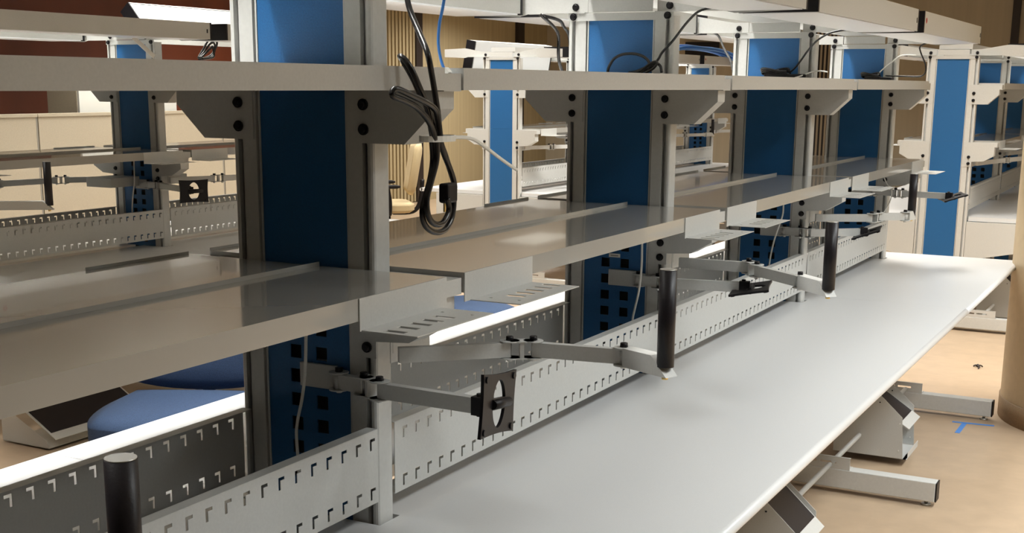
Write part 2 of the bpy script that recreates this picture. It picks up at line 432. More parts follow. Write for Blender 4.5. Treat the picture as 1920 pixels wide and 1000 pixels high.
def vesa_mb(w, h):
    """black plate with two lens-shaped windows and a bar between them, in the yz plane, facing +x"""
    n = 14; mb = MB(); th = .006
    out = []; inn = []
    def outer(t):
        return t
    # outline with slightly hollow sides
    pts = []
    for (ya, za), (yb, zb) in ((( -1,-1),(1,-1)), ((1,-1),(1,1)), ((1,1),(-1,1)), ((-1,1),(-1,-1))):
        for i in range(n):
            t = i/n; y = ya+(yb-ya)*t; z = za+(zb-za)*t; dip = .10*math.sin(PI*t)
            if za == zb: z -= math.copysign(dip*.6, z)
            else: y -= math.copysign(dip*.5, y)
            pts.append((y*w/2, z*h/2))
    lens = []
    for i in range(4*n):
        y, z = pts[i]; a = math.atan2(z/h, y/w)
        c, s_ = math.cos(a), math.sin(a)
        lens.append((.19*w*math.copysign(abs(c)**1.15, c), .385*h*math.copysign(abs(s_)**.95, s_)))
    N = 4*n
    for x in (0, th):
        out.append(len(mb.v)); mb.add([(x, y, z) for y, z in pts] + [(x, y, z) for y, z in lens], [])
    o0, o1 = 0, 2*N
    fs = []
    for i in range(N):
        j = (i+1) % N
        fs += [(o0+i, o0+N+i, o0+N+j, o0+j), (o1+i, o1+j, o1+N+j, o1+N+i), (o0+i, o0+j, o1+j, o1+i), (o0+N+i, o1+N+i, o1+N+j, o0+N+j)]
    for f in fs: mb.f.append(list(f)); mb.mi.append(0); mb.sm.append(False)
    mb.box(0, th, -w*.22, w*.22, -h*.09, h*.09)
    mb.cyl((th,-w*.2,0),(th,w*.30,0),h*.075,n=14)
    for z in (-.41,.41):
        for y in (-.41,.41): mb.cyl((th,y*w,z*h),(th+.003,y*w,z*h),.006,n=12)
    return mb
def vesa_arm(ox, oy, z, pts, label, group, w=.15, h=.112, rot=(0,0,0), flip=1, off=(0,0,0)):
    """swing arm that carries a black monitor plate: pts = bracket, joint a, joint b, end"""
    t = thing('monitor_arm', label, 'monitor arm', (ox, oy, 0), 0, group)
    s, ja, jb, e = [(flip*p[0], p[1]) for p in pts]
    mount(t, ((min(s[0]-.014, s[0]+.014), s[0]+.014), (-.018, -.0005)), z)
    bar(t, s, ja, z); knuckle(t, [s], z); knuckle(t, [ja, jb], z); bar(t, jb, e, z)
    d = (Vector((*e, z)) - Vector((*jb, z))).normalized()
    p = Vector((*e, z))
    ob('swivel', MB().obox(p-d*.012, p+d*.018, .022, .034).cyl(p-Vector((0,0,.02)), p+Vector((0,0,.022)), .006, n=10).mesh('swivel', M['black']), t)
    v = ob('mounting_plate', vesa_mb(w, h).mesh('mounting_plate', M['black']), t, p + d*.020 + Vector(off)); v.rotation_euler = rot
    return t

# ================================================================== BUILD
ROWS = {'A': (0.0, 0.0), 'B': (-3.36, 3.0), 'E': (-3.36, 6.95), 'D': (.02, 6.92)}
BN = {'A': 'long bench', 'B': 'bench by the cream partition', 'E': 'back bench by the ribbed wall', 'D': 'bench behind the tan column'}
# uprights
UA = ['grey upright with dark blue panel behind the hanging looped black cord',
      'grey upright with blue panel wearing a small white tag, second of the long bench',
      'grey blue-panelled upright, third of the long bench, black power brick on its shelf',
      'grey blue-panelled end upright of the long bench, beside the bright lit upright']
for k in range(4): upright(0, k*P, UA[k], 'uprights of the long bench', gusset=False, tagged=(k == 1))
upright(-3.36, 3.0, 'slim grey upright with blue panel before the cream partition', 'uprights of the partition bench', gusset=False)
upright(-3.36, 4.5, 'blue-panelled upright mostly hidden behind the upright with the hanging cord', 'uprights of the partition bench', gusset=False)
for k, s in enumerate(['brightly lit white upright with sky blue panel before the ribbed khaki wall', 'second upright of the back bench by the ribbed wall',
                       'third upright of the back bench by the ribbed wall', 'last upright of the back bench, below the blue cable bundle']):
    upright(-3.36, 6.95+k*P, s, 'uprights of the back bench', solid=(k == 0))
for k, s in enumerate(['brightly lit white upright with tall blue panel at the end of the long worktop', 'second upright of the bench behind the tan column',
                       'third upright of the bench behind the tan column, at the picture edge']):
    upright(.02, 6.92+k*P, s, 'uprights of the column bench', solid=(k == 0))

SIDE = {('A', 1): 'front', ('A', -1): 'blue-chair', ('B', 1): 'front', ('B', -1): 'partition', ('E', 1): 'front', ('E', -1): 'wall', ('D', 1): 'column', ('D', -1): 'inner'}
WHERE = {('A', -1): 'before the corded upright', ('A', 0): 'between corded and tagged uprights', ('A', 1): 'beyond the tagged upright', ('A', 2): 'at the far end',
         ('B', -1): 'before its slim upright', ('B', 0): 'beyond its slim upright',
         ('E', 0): 'after its lit upright', ('E', 1): 'after its second upright', ('E', 2): 'before its last upright',
         ('D', 0): 'after its lit upright', ('D', 1): 'after its second upright'}
def lab(what, r, k, side): return '%s, %s side, %s, %s' % (what, SIDE[(r, side)], WHERE[(r, k)], BN[r])
BAYS = {'A': (-1, 0, 1, 2), 'B': (-1, 0), 'E': (0, 1, 2), 'D': (0, 1)}
for r, bays in BAYS.items():
    rx, ry = ROWS[r]
    for side in (1, -1):
        g = SIDE[(r, side)] + ' side of the ' + BN[r]
        for k in bays:
            last = k == bays[-1]
            if not (r == 'A' and side > 0): worktop(rx, ry, k, side, lab('white worktop', r, k, side), 'worktops, ' + g, ext=(.25 if last and r != 'D' else 0), ext0=0)
            trough(rx, ry, k, side, lab('slotted grey back panel', r, k, side), 'slotted panels, ' + g)
            shelf(rx, ry, k, side, True, lab('glossy grey lower shelf', r, k, side), 'lower shelves, ' + g)
            shelf(rx, ry, k, side, False, lab('grey upper shelf', r, k, side), 'upper shelves, ' + g)
            if True:
                tl = 0
                kw = {}
                if r == 'E' and side == -1 and k == 0: tl = math.radians(80); kw = {'dz': .075}
                if r == 'B' and side == -1 and k == 0: tl = math.radians(-50); kw = {}
                fx = fixture(rx, ry, k, side, lab('overhead task light', r, k, side), 'task lights, ' + g, tilt=tl, **kw)
                if r == 'B' and side == -1 and k == 0: fx.scale.y = .76; fx.location.y += .18
            if side > 0:
                o = ob('top_rail', cached('top_rail', lambda: MB().box(-.095, .115, -P/2+.0005, P/2-.0005, 1.8525, 1.885), M['steel']), None, (rx, ry+k*P+P/2+.008, 0))
                tag(o, 'grey top rail, %s, %s' % (WHERE[(r, k)], BN[r]), 'rail', 'top rails of the ' + BN[r])
            if r in 'AD' and side > 0 and k >= 0:
                foot_rail(rx, ry, k, side, lab('round grey foot rail', r, k, side), 'foot rails, ' + g)

nt = [(k*P-.008, k*P+T+.008) for k in (-1, 0, 1, 2, 3)]
for y0, y1, l in ((-1.46, 3.180, 'long white worktop in front, running from the lower picture edge past three uprights'), (3.1815, 4.79, 'white worktop piece at the bright far end of the long bench front')):
    tag(ob('worktop', worktop_mb(y0, y1, [n for n in nt if y0 < n[1] and n[0] < y1]).mesh('worktop', M['top']), None), l, 'worktop', 'worktops, front side of the long bench')
footrest(0, 1.85, .25, 'grey footrest with black mat, the one nearer the camera under the worktop')
footrest(0, 3.5, .25, 'grey footrest seen side-on beneath the far end of the long worktop', tiltdeg=33)
footrest(-3.36, 1.86, .58, 'wide footrest with black mat and pale frame behind the blue chair', tiltdeg=30, low=(.545, .055), L=.34)
footrest(.02, 7.4, .25, 'pale footrest beneath the bench behind the tan column')

# swing arms, long bench
GA = [(.195,.030),(.354,.183),(.393,.208),(.573,.236),(.672,.192)]
grip_arm(0, 0, 1.103, GA, 'grey swing arm with black upright grip, over the corded bay, from the corded upright', 'grip arms of the long bench')
grip_arm(0, P, 1.103, [(.195,.030),(.4,.042),(.441,-.012),(.603,-.15),(.700,-.242)], 'grey swing arm with black grip reaching from the tagged upright', 'grip arms of the long bench', hh=.172)
grip_arm(0, 2*P, 1.103, [(.195,.030),(.388,.143),(.400,.205),(.490,.280),(.500,.345)], 'grey swing arm with black grip reaching from the third upright', 'grip arms of the long bench', hh=.165)
grip_arm(0, -P, 1.076, [(.195,.030),(.34,.20),(.38,.235),(.55,.32),(.617,.392)], 'black upright grip standing at the lower edge before the slotted panel', 'grip arms of the long bench')
vesa_arm(0, 0, 1.048, [(.085,-.012),(.150,-.022),(.196,-.037),(.416,-.045)], 'grey arm with black windowed monitor plate hanging over the worktop, corded upright', 'monitor arms of the long bench', rot=(math.radians(-8),0,math.radians(6)), off=(.02,-.012,.012))
vesa_arm(0, P, 1.048, [(.085,-.012),(.150,-.022),(.185,-.025),(.395,.02)], 'grey arm with tipped black monitor plate at the tagged upright', 'monitor arms of the long bench', rot=(0,math.radians(80),math.radians(14)), w=.19)
vesa_arm(0, 2*P, 1.048, [(.085,-.012),(.150,-.022),(.190,-.025),(.36,.12)], 'grey arm with tipped black monitor plate at the third upright', 'monitor arms of the long bench', rot=(0,math.radians(70),math.radians(10)), w=.19)
vesa_arm(0, 3*P, 1.10, [(.10,-.012),(.210,-.05),(.245,-.055),(.465,-.08)], 'grey arm with black plate pointing at the bright lit upright', 'monitor arms of the long bench', rot=(0,math.radians(72),math.radians(20)), w=.17)
# swing arms, partition bench
grip_arm(-3.36, P, 1.10, [(.195,.030),(.28,.08),(.30,.10),(.48,.17),(.66,.31)], 'swing arm with black grip at the start of the partition bench', 'grip arms of the partition bench')
vesa_arm(-3.36, 3.0, 1.085, [(.085,-.012),(.150,-.022),(.19,-.030),(.50,-.16)], 'arm with black windowed monitor plate at the slim upright', 'monitor arms of the partition bench', w=.15, rot=(0,0,math.radians(-25)), off=(.03,-.02,0))
grip_arm(-3.36, 3.0, 1.11, [(.195,.030),(.30,.25),(.32,.29),(.40,.62),(.42,.72)], 'pale swing arm stretched along the partition bench beyond its slim upright', 'grip arms of the partition bench', hh=.15)
grip_arm(-3.36, 3.0, 1.10, [(.195,.030),(.35,-.16),(.37,-.20),(.42,-.52),(.44,-.64)], 'dark swing arm with grip behind the slim upright, partition side', 'grip arms of the partition bench', flip=-1, hh=.16)
for k, s in enumerate(['swing arm with grip at the lit upright of the back bench', 'swing arm with grip at the second upright of the back bench', 'swing arm with grip at the third upright of the back bench', 'swing arm with grip at the last upright of the back bench']):
    grip_arm(-3.36, 6.95+k*P, 1.12, [(.195,.030),(.30,.25),(.32,.29),(.42,.55),(.46,.66)], s, 'grip arms of the back bench', hh=.15)
for k, s in enumerate(['swing arm beside the lit upright, above the worktop behind the tan column', 'second swing arm of the bench behind the tan column']):
    grip_arm(.02, 6.92+k*P, 1.12, [(.195,.030),(.30,.55),(.32,.60),(.40,.95),(.42,1.05)], s, 'grip arms of the column bench', hh=.15)

# ------------------------------------------------------------------ cords and cables
def cable(name, pts, r, m, label, cat, group=None, n=10):
    return tag(ob(name, MB().tube(pts, r, n).mesh(name, m)), label, cat, group)
t = thing('looped_power_cable', 'thick black power cord hung in a bundled loop before the front shelf edge', 'cord', (.36, -.10, 1.52))
def loc_(pts): return [(x-.36, y+.10, z-1.52) for x, y, z in pts]
R_ = .0052
cordA = [(.245,-.0145,1.806),(.265,-.036,1.7515),(.285,-.0491,1.7193),(.318,-.0782,1.6887),(.350,-.108,1.6597),(.352,-.0983,1.6251),(.352,-.0884,1.5943),(.352,-.0784,1.5586),(.350,-.0683,1.5161),(.350,-.0525,1.49),(.350,-.0365,1.4635),(.350,-.0239,1.4423),(.350,-.0202,1.4308)]
loopB = [(.366,-.1184,1.5183),(.366,-.1315,1.5599),(.366,-.1428,1.5817),(.366,-.159,1.6032),(.362,-.1734,1.6286),(.352,-.1783,1.6463),(.340,-.1754,1.653),(.332,-.1569,1.648),(.345,-.1473,1.620),(.356,-.1402,1.5919),(.358,-.1185,1.5683),(.360,-.1016,1.5415),(.364,-.0946,1.5174)]
loopC = [(.378,-.1311,1.519),(.378,-.141,1.5385),(.378,-.1591,1.5562),(.374,-.185,1.5737),(.370,-.2181,1.5849),(.366,-.2382,1.5908),(.366,-.2381,1.5990),(.370,-.2303,1.6014),(.376,-.2038,1.5929),(.380,-.1701,1.5824),(.380,-.1372,1.5706),(.380,-.1255,1.5557),(.380,-.1173,1.5186)]
low1 = [(.364,-.1184,1.5183),(.361,-.1109,1.484),(.359,-.1164,1.453),(.357,-.1269,1.4267),(.355,-.1358,1.4004),(.355,-.1309,1.3793),(.355,-.1139,1.3659),(.355,-.0878,1.3587),(.355,-.061,1.3617),(.355,-.0409,1.3767),(.355,-.0335,1.3948),(.355,-.0316,1.4078)]
low2 = [(.378,-.1250,1.519),(.374,-.1201,1.4848),(.370,-.1307,1.4499),(.367,-.1395,1.4237),(.367,-.1397,1.4014),(.367,-.1297,1.3844),(.367,-.1108,1.3754),(.367,-.0897,1.3762),(.367,-.0736,1.3877),(.367,-.0682,1.4001),(.367,-.0752,1.4172)]
low3 = [(.352,-.0745,1.5165),(.352,-.0588,1.4905),(.352,-.0409,1.4668),(.352,-.0265,1.4428),(.352,-.0247,1.424),(.352,-.0303,1.3982)]
mb = MB()
for q in (cordA, loopB, loopC, low1, low2, low3): mb.tube(loc_(q), R_, 12)
ob('cable', mb.mesh('cable', M['cord']), t)
pb = MB().box(-.010, .010, .024, .058, -.112, -.078)
pg = ob('plug', pb.mesh('plug', M['black']), t, bevel=.004)
ob('prong', MB().box(-.006,-.003,.044,.048,-.128,-.112).box(-.006,-.003,.034,.038,-.128,-.112).mesh('prong', M['brass']), pg)
tie = MB()
n = 24
ring = [(.005+.025*math.cos(2*PI*i/n), -.002+.041*math.sin(2*PI*i/n), 0) for i in range(n+1)]
for i in range(n): tie.obox(ring[i], ring[i+1], .0015, .010, .0005)
ob('cable_tie', tie.tube(loc_([(.372,-.108,1.5205),(.375,-.0583,1.5206),(.375,-.0034,1.5164),(.374,.0443,1.5007),(.372,.1145,1.4738),(.370,.1736,1.4531)]), .0033, 8).mesh('cable_tie', M['white']), t, label='white cable tie with a long tail')

t = thing('network_cable', 'thin blue network cable with clear plug dangling at the shelf gap', 'cable', (.30, .03, 1.65))
ob('cable', MB().tube([(.012,0,.165),(-.0038,0,.091),(-.0106,0,.0638),(-.013,0,.0316),(-.0087,0,.0058),(-.0021,0,-.0118),(.0035,0,-.0175)], .0028, 10).mesh('cable', M['bluecable']), t)
ob('clear_plug', MB().obox((.001,0,-.014),(.009,0,-.0225), .011, .009).mesh('clear_plug', M['white']), t)

W = 'white cord hanging inside the bench '
cable('hanging_cord', [(.0329,-.04,1.215),(.030,-.04,1.1338),(.0254,-.04,1.0617),(.0159,-.04,1.0074),(.004,-.04,.963),(.0003,-.04,.93),(.0041,-.04,.86),(.004,-.04,.80)], .0032, M['white'], W + 'before the corded upright', 'cord', 'white hanging cords')
cable('hanging_cord', [(.112,1.44,1.22),(.1122,1.44,1.1657),(.1128,1.44,1.096),(.1067,1.44,1.0252),(.095,1.44,.969),(.0893,1.44,.9335),(.088,1.44,.86)], .0032, M['white'], W + 'before the tagged upright', 'cord', 'white hanging cords')
cable('hanging_cord', [(.092,2.93,1.22),(.0919,2.93,1.1592),(.0902,2.93,1.1133),(.0685,2.93,1.0388),(.0563,2.93,.9853),(.0485,2.93,.9275),(.047,2.93,.86)], .0032, M['white'], W + 'before the third upright', 'cord', 'white hanging cords')
cable('hanging_cord', [(.140,4.44,1.22),(.1438,4.44,1.1954),(.1679,4.44,1.1445),(.1933,4.44,1.1118),(.187,4.44,1.0542),(.1572,4.44,1.0003),(.1322,4.44,.9858)], .003, M['white'], W + 'by its end upright', 'cord', 'white hanging cords')
cable('hanging_cord', [(-3.3293,2.95,1.22),(-3.3293,2.95,1.1982),(-3.3327,2.95,1.1027),(-3.35,2.95,1.0195),(-3.3595,2.95,.9417),(-3.36,2.95,.86)], .0035, M['white'], 'white cord hanging before the slim upright', 'cord', 'white hanging cords')

t = thing('coiled_cord', 'coiled black cord with a large loop on the shelf at the tagged upright', 'cord', (.10, 1.44, 1.645))
def l2(p): return [(x-.10, y-1.44, z-1.645) for x, y, z in p]
mb = MB()
mb.tube(l2([(-.0092,1.44,1.6435),(-.0049,1.44,1.6607),(.011,1.44,1.6828),(.037,1.44,1.6945),(.0727,1.44,1.6958),(.102,1.44,1.687),(.117,1.44,1.671),(.1095,1.44,1.6535),(.0906,1.44,1.6445)]), .0042)
mb.tube(l2([(.07,1.42,1.644),(.0909,1.42,1.6450),(.1065,1.42,1.6532),(.1331,1.42,1.6706),(.1489,1.42,1.672),(.1384,1.42,1.6562),(.1149,1.42,1.6442)]), .0042)
mb.tube(l2([(.06,1.43,1.6435),(.085,1.43,1.648),(.11,1.43,1.658),(.14,1.43,1.669),(.155,1.43,1.662),(.16,1.43,1.644)]), .004)
mb.tube(l2([(.1055,1.45,1.6507),(.126,1.45,1.6653),(.1414,1.45,1.6827),(.1519,1.45,1.7001),(.1824,1.45,1.7316),(.2242,1.45,1.7825),(.2626,1.45,1.812),(.335,1.44,1.822)]), .0036)
ob('cable', mb.mesh('cable', M['cord']), t)

def brick(x, y, s, label):
    t = thing('power_brick', label, 'power brick', (x, y, Z_UT), 0, 'power bricks on the upper shelves')
    ob('brick', MB().box(-.07*s, .02*s, -.03, .03, .001, .021).box(.0, .09*s, -.02, .035, .001, .017).mesh('brick', M['black']), t, bevel=.005)
    c = MB()
    for i in range(3):
        c.tube([(-.03+.055*math.cos(a)*s, -.008*i+.02*math.sin(a), .020+.006*i+.006*math.sin(a*2)) for a in [j*PI/6 for j in range(12)]], .0036, 8, 3)
    ob('wound_cable', c.mesh('wound_cable', M['cord']), t)
    return t
brick(.075, 2.90, 1.0, 'black power brick with wound cable on the shelf at the third upright')
brick(.095, 4.40, .8, 'small black power brick on the shelf at the end upright')
cable('power_lead', [(.0778,2.95,1.6572),(.1017,2.95,1.6772),(.1248,2.95,1.707),(.1495,2.95,1.7425),(.1782,2.95,1.7757),(.2132,2.95,1.7988),(.2486,2.95,1.812),(.33,2.93,1.822)], .0038, M['cord'], 'black lead rising from the third upright shelf to the light', 'cord', 'black leads to the task lights')
cable('power_lead', [(.124,4.44,1.662),(.2246,4.44,1.660),(.2871,4.44,1.6602),(.3107,4.44,1.6782),(.3077,4.44,1.7178),(.2843,4.44,1.7673),(.2791,4.44,1.8003),(.33,4.42,1.822)], .0036, M['cord'], 'black lead curving up to the light at the end upright', 'cord', 'black leads to the task lights')
cable('power_lead', [(-.232,1.46,1.806),(-.22,1.5408,1.7624),(-.22,1.5502,1.701),(-.22,1.5584,1.6731),(-.22,1.5814,1.6453)], .005, M['cord'], 'black lead hanging behind the tagged upright, outer one', 'cord', 'black leads to the task lights')
cable('power_lead', [(-.24,1.47,1.808),(-.205,1.52,1.795),(-.20,1.5426,1.7776),(-.195,1.57,1.75),(-.19,1.58,1.66),(-.20,1.60,1.645)], .005, M['cord'], 'black lead hanging behind the tagged upright, inner one', 'cord', 'black leads to the task lights')
cable('power_lead', [(-.29,3.02,1.822),(-.25,3.0539,1.8092),(-.25,3.1386,1.7597),(-.25,3.233,1.7086),(-.25,3.28,1.644)], .0045, M['cord'], 'black lead slanting behind the third upright', 'cord', 'black leads to the task lights')
cable('cable_tie', [(.13,2.86,1.641),(.1504,2.88,1.6491),(.1781,2.9,1.6609),(.2082,2.9,1.6669),(.2426,2.9,1.6631)], .0026, M['white'], 'white cable tie tail above the shelf at the third upright', 'cable tie', 'white cable ties')
cable('cable_tie', [(.0952,4.4,1.6630),(.1112,4.4,1.6847),(.1539,4.4,1.7221),(.2014,4.4,1.7567),(.2706,4.4,1.7565)], .0028, M['white'], 'white cable tie tail arching at the end upright', 'cable tie', 'white cable ties')
# black coil tied to the light of the partition bench
t = thing('coiled_cord', 'black coil tied with a white strap under the partition bench light', 'cord', (-3.05, 3.18, 1.72))
mb = MB()
for i, s in enumerate((1, .8, .62)):
    mb.tube([(0.008*i,-.025,.006),(.008*i,.015,.05*s),(.008*i,.06,.098*s),(.008*i,.11*s,.105*s),(.008*i,.12*s,.075*s),(.008*i,.07,.02*s),(.008*i,-.02,.0)], .0055)
ob('cable', mb.mesh('cable', M['cord']), t)
ob('strap', MB().obox((.03,-.51,.095),(.03,-.37,.005), .004, .022).mesh('strap', M['white']), t, label='white strap')
# blue cable bundle over the last light of the back bench
t = thing('cable_bundle', 'bundle of blue network cables draped over a back bench light', 'cable bundle', (-2.95, 10.3, 1.905))
mb = MB(); pl = MB()
for i in range(16):
    a = random.uniform(-.05, .05); b = random.uniform(0, .05); e = random.uniform(-.06, .06)
    pts = [(a, -.75+e, .02+b*.4), (a*1.2+.02, -.45+e, .035+b), (.05+a, -.1+e, .04+b*.7), (.10+a, .25+e, .02+b), (.16+a, .55+e, -.03+b), (.24+a, .75+e*.6, -.07-b), (.26+a*.6, .86+e*.4, -.14-b*2)]
    mb.tube(pts, .0085, 7, 4)
    q = Vector(pts[-1]); pl.obox(q, q+Vector((.0,.005,-.05)), .02, .016)
ob('cables', mb.mesh('cables', M['bluecable']), t); ob('clear_plugs', pl.mesh('clear_plugs', M['white']), t)

# ------------------------------------------------------------------ chairs
def cushion(w, d, h, r=.05, curve=0.0, nx=14, ny=14):
    """rounded pad, w along x, d along y, thickness h along z, optionally bowed"""
    bm = bmesh.new(); bmesh.ops.create_cube(bm, size=1)
    bmesh.ops.subdivide_edges(bm, edges=bm.edges[:], cuts=9, use_grid_fill=True)
    mb = MB()
    for v in bm.verts:
        x, y, z = v.co*2
        k = 1 - .16*(x*x*y*y)
        px, py = x*w/2*k, y*d/2*k
        edge = max(abs(x), abs(y))
        th = h/2*(1 - .55*max(0, edge-.6)**2/.16)
        pz = z*th + curve*(x*x) 
        v.co = (px, py, pz)
    bm.verts.index_update()
    mb.add([v.co[:] for v in bm.verts], [[v.index for v in f.verts] for f in bm.faces], True); bm.free()
    return mb
def office_chair(x, y, rz, label, fab, seat_h=.47, back_h=.52, arms=True, gap=.10, sw=.50):
    t = thing('office_chair', label, 'chair', (x, y, 0), rz, None)
    s = ob('seat', cushion(sw, .50, .11).mesh('seat', fab), t, (0, 0, seat_h))
    b = ob('backrest', cushion(sw-.04, back_h, .08, curve=.04).mesh('backrest', fab), t, (0, .26, seat_h+gap+back_h/2)); b.rotation_euler = (math.radians(80), 0, 0)
    ob('back_support', MB().tube([(0,.05,seat_h-.06),(0,.24,seat_h-.05),(0,.31,seat_h+.05),(0,.33,seat_h+.25)], .022, 10).mesh('back_support', M['black']), t)
    if arms:
        for sx in (-1, 1):
            a = ob('armrest', MB().tube([(sx*.20,0,seat_h-.05),(sx*.29,0,seat_h-.04),(sx*.30,0,seat_h+.08),(sx*.295,-.02,seat_h+.19)], .018, 10).mesh('armrest', M['black']), t)
            ob('arm_pad', cushion(.075, .26, .035).mesh('arm_pad', M['black']), a, (sx*.295, -.03, seat_h+.205))
    ob('gas_column', MB().cyl((0,0,.10),(0,0,seat_h-.05),.028,n=16).box(-.10,.10,-.10,.10,seat_h-.065,seat_h-.045).mesh('gas_column', M['black']), t)
    base = MB()
    for i in range(5):
        a = 2*PI*i/5
        base.tube([(0,0,.11),(.14*math.cos(a),.14*math.sin(a),.10),(.28*math.cos(a),.28*math.sin(a),.075)], .02, 8, 3)
    ob('star_base', base.mesh('star_base', M['black']), t)
    for i in range(5):
        a = 2*PI*i/5; cx, cy = .28*math.cos(a), .28*math.sin(a)
        ob('caster', MB().cyl((cx-.022*math.sin(a),cy+.022*math.cos(a),.028),(cx+.022*math.sin(a),cy-.022*math.cos(a),.028),.0275,n=16).cyl((cx,cy,.03),(cx,cy,.075),.008,n=8).mesh('caster', M['black']), t)
    return t
office_chair(-1.25, 1.0, math.radians(27), 'blue upholstered chair behind the long bench, before the wide footrest', M['fabric'], .56, .36, arms=False, gap=.04, sw=.56)
office_chair(-1.35, 2.86, math.radians(60), 'dark blue chair mostly hidden behind the long bench shelf', M['fabric'], .60, .26, arms=False)
office_chair(-5.2, 8.1, math.radians(-52), 'beige office chair with black armrests seen beside the hanging cord', M['beigefab'], .47, .50)

# ------------------------------------------------------------------ partition and cabinets
t0 = None
for i, (y0, y1) in enumerate(((1.2, 2.6), (2.605, 3.985), (3.99, 5.78), (5.785, 7.3))):
    t = thing('cubicle_partition', ['cream fabric partition panel at the start of the run', 'cream fabric partition panel under the wood wall, second of the run',
              'cream fabric partition panel behind the slim upright', 'cream fabric partition panel farthest along the run'][i], 'partition panel', (-5.2, (y0+y1)/2, 0), 0, 'cream partition panels')
    hh = (y1-y0)/2
    ob('fabric_panel', MB().box(-.03, .03, -hh+.004, hh-.004, .02, 1.375).mesh('fabric_panel', M['cream']), t)
    ob('top_cap', MB().box(-.035, .035, -hh, hh, 1.375, 1.395).mesh('top_cap', M['cream']), t)
    ob('end_trim', MB().box(-.031, .031, hh-.012, hh, 0, 1.375).mesh('end_trim', M['seam']), t)
t = thing('storage_cabinet', 'white overhead storage cabinet with tan end standing behind the cream partition', 'cabinet', (-5.62, 4.9, 0))
ob('body', MB().box(.02, .30, -.43, .53, 0, 1.56).mesh('body', M['cream']), t)
ob('front_door', MB().box(.301, .319, -.425, .05, 1.20, 1.56).mesh('front_door', M['white']), t)
ob('front_door', MB().box(.301, .319, .055, .525, 1.20, 1.56).mesh('front_door', M['white']), t)
t = thing('low_desk', 'low brown-sided desk by the cream partition', 'desk', (-4.75, 2.2, 0))
ob('desk_top', MB().box(-.38, .25, -.7, .7, .70, .725).mesh('desk_top', M['white']), t)
ob('side_panel', MB().box(-.38, .24, .665, .69, 0, .70).mesh('side_panel', M['brown']), t)
ob('side_panel', MB().box(-.38, .24, -.69, -.665, 0, .70).mesh('side_panel', M['brown']), t)

# ------------------------------------------------------------------ floor items
def strip(name, pts, w, m, label, grp):
    a, b = Vector(pts[0]), Vector(pts[1]); d = (b-a).normalized(); r = Vector((d.y, -d.x, 0))*w/2
    vs = [a-r, b-r, b+r, a+r]
    vs = [(p.x, p.y, z) for z in (.0004, .0012) for p in vs]
    return tag(ob(name, MB().add(vs, [(0,1,2,3)[::-1],(4,5,6,7),(0,1,5,4),(1,2,6,5),(2,3,7,6),(3,0,4,7)]).mesh(name, m)), label, 'tape', grp)
strip('floor_tape', ((.572,4.401,0), (.765,4.420,0)), .022, M['tape'], 'long blue tape strip on the floor across the tape T', 'blue floor tape')
strip('floor_tape', ((.630,4.392,0), (.628,4.195,0)), .023, M['tape'], 'short blue tape strip on the floor forming the stem of the T', 'blue floor tape')
mb = MB()
for i in range(5):
    a = random.uniform(0, PI); x, y = random.uniform(-.025, .025), random.uniform(-.03, .03)
    mb.tube([(x-.018*math.cos(a), y-.018*math.sin(a), .004), (x, y, .010+.006*random.random()), (x+.018*math.cos(a+.5), y+.018*math.sin(a+.5), .004)], .004, 6, 3)
o = ob('metal_scrap', mb.mesh('metal_scrap', M['frame']), None, (.49, 5.76, 0)); tag(o, 'small dark twisted scrap lying on the bright floor', 'scrap')
# ------------------------------------------------------------------ column
t = thing('round_column', 'round tan building column with a brown base band', 'column', (1.29, 4.79, 0)); t['kind'] = 'structure'
mb = MB().lathe([(.55, .10), (.55, 3.0)], n=96)
ob('shaft', mb.mesh('shaft', M['tan']), t)
ob('base_band', MB().lathe([(.5501, 0), (.556, 0), (.556, .104), (.5501, .106)], n=96).mesh('base_band', M['cork']), t, label='brown base band')

# ------------------------------------------------------------------ room
X0, X1, Y0, Y1, ZC = -8.0, 5.0, -7.0, 17.0, 3.0
def wall_mat(name, col, scale, amt, rough=.8, axis='Y'):
    m = bpy.data.materials.new(name); m.use_nodes = True; nt = m.node_tree; b = nt.nodes['Principled BSDF']
    b.inputs['Roughness'].default_value = rough
    tc = nt.nodes.new('ShaderNodeTexCoord'); mp = nt.nodes.new('ShaderNodeMapping'); n = nt.nodes.new('ShaderNodeTexNoise')
    mp.inputs['Scale'].default_value = (scale if axis == 'X' else 1, scale if axis == 'Y' else 1, .15)
    n.inputs['Scale'].default_value = 1; n.inputs['Detail'].default_value = 4
    r = nt.nodes.new('ShaderNodeValToRGB'); e = r.color_ramp.elements; e[0].position = .3; e[1].position = .7
    e[0].color = (*[c*(1-amt) for c in col], 1); e[1].color = (*[c*(1+amt) for c in col], 1)
    nt.links.new(tc.outputs['Object'], mp.inputs['Vector']); nt.links.new(mp.outputs['Vector'], n.inputs['Vector'])
    nt.links.new(n.outputs['Fac'], r.inputs['Fac']); nt.links.new(r.outputs['Color'], b.inputs['Base Color'])
    return m
khaki = wall_mat('khaki_wallcovering', (.40, .32, .185), 25, .10)
khaki2 = wall_mat('beige_wallcovering', (.43, .375, .28), 12, .05, axis='X')
wood = wall_mat('cherry_wood', (.115, .026, .010), 1.3, .35, .4)
floor_m = mat('tan_floor', (.44, .325, .22), .42, noise=.07, scale=9, bump=.02)
ceil_m = mat('ceiling_tile', (.7, .68, .62), .9)
plain = mat('plain_wall', (.40, .385, .345), .9)
unlit_wall = mat('unlit_end_wall', (.035, .028, .022), .9)  # unseen wall, colour darkened to stand in for the unlit room behind the camera
fl = struct('floor', MB().box(X0, X1, Y0, Y1, -.08, 0), floor_m)
struct('ceiling', MB().box(X0, X1, Y0, Y1, ZC, ZC+.08), ceil_m)
struct('wall_left', MB().box(X0-.1, X0, Y0, Y1, 0, ZC), khaki)
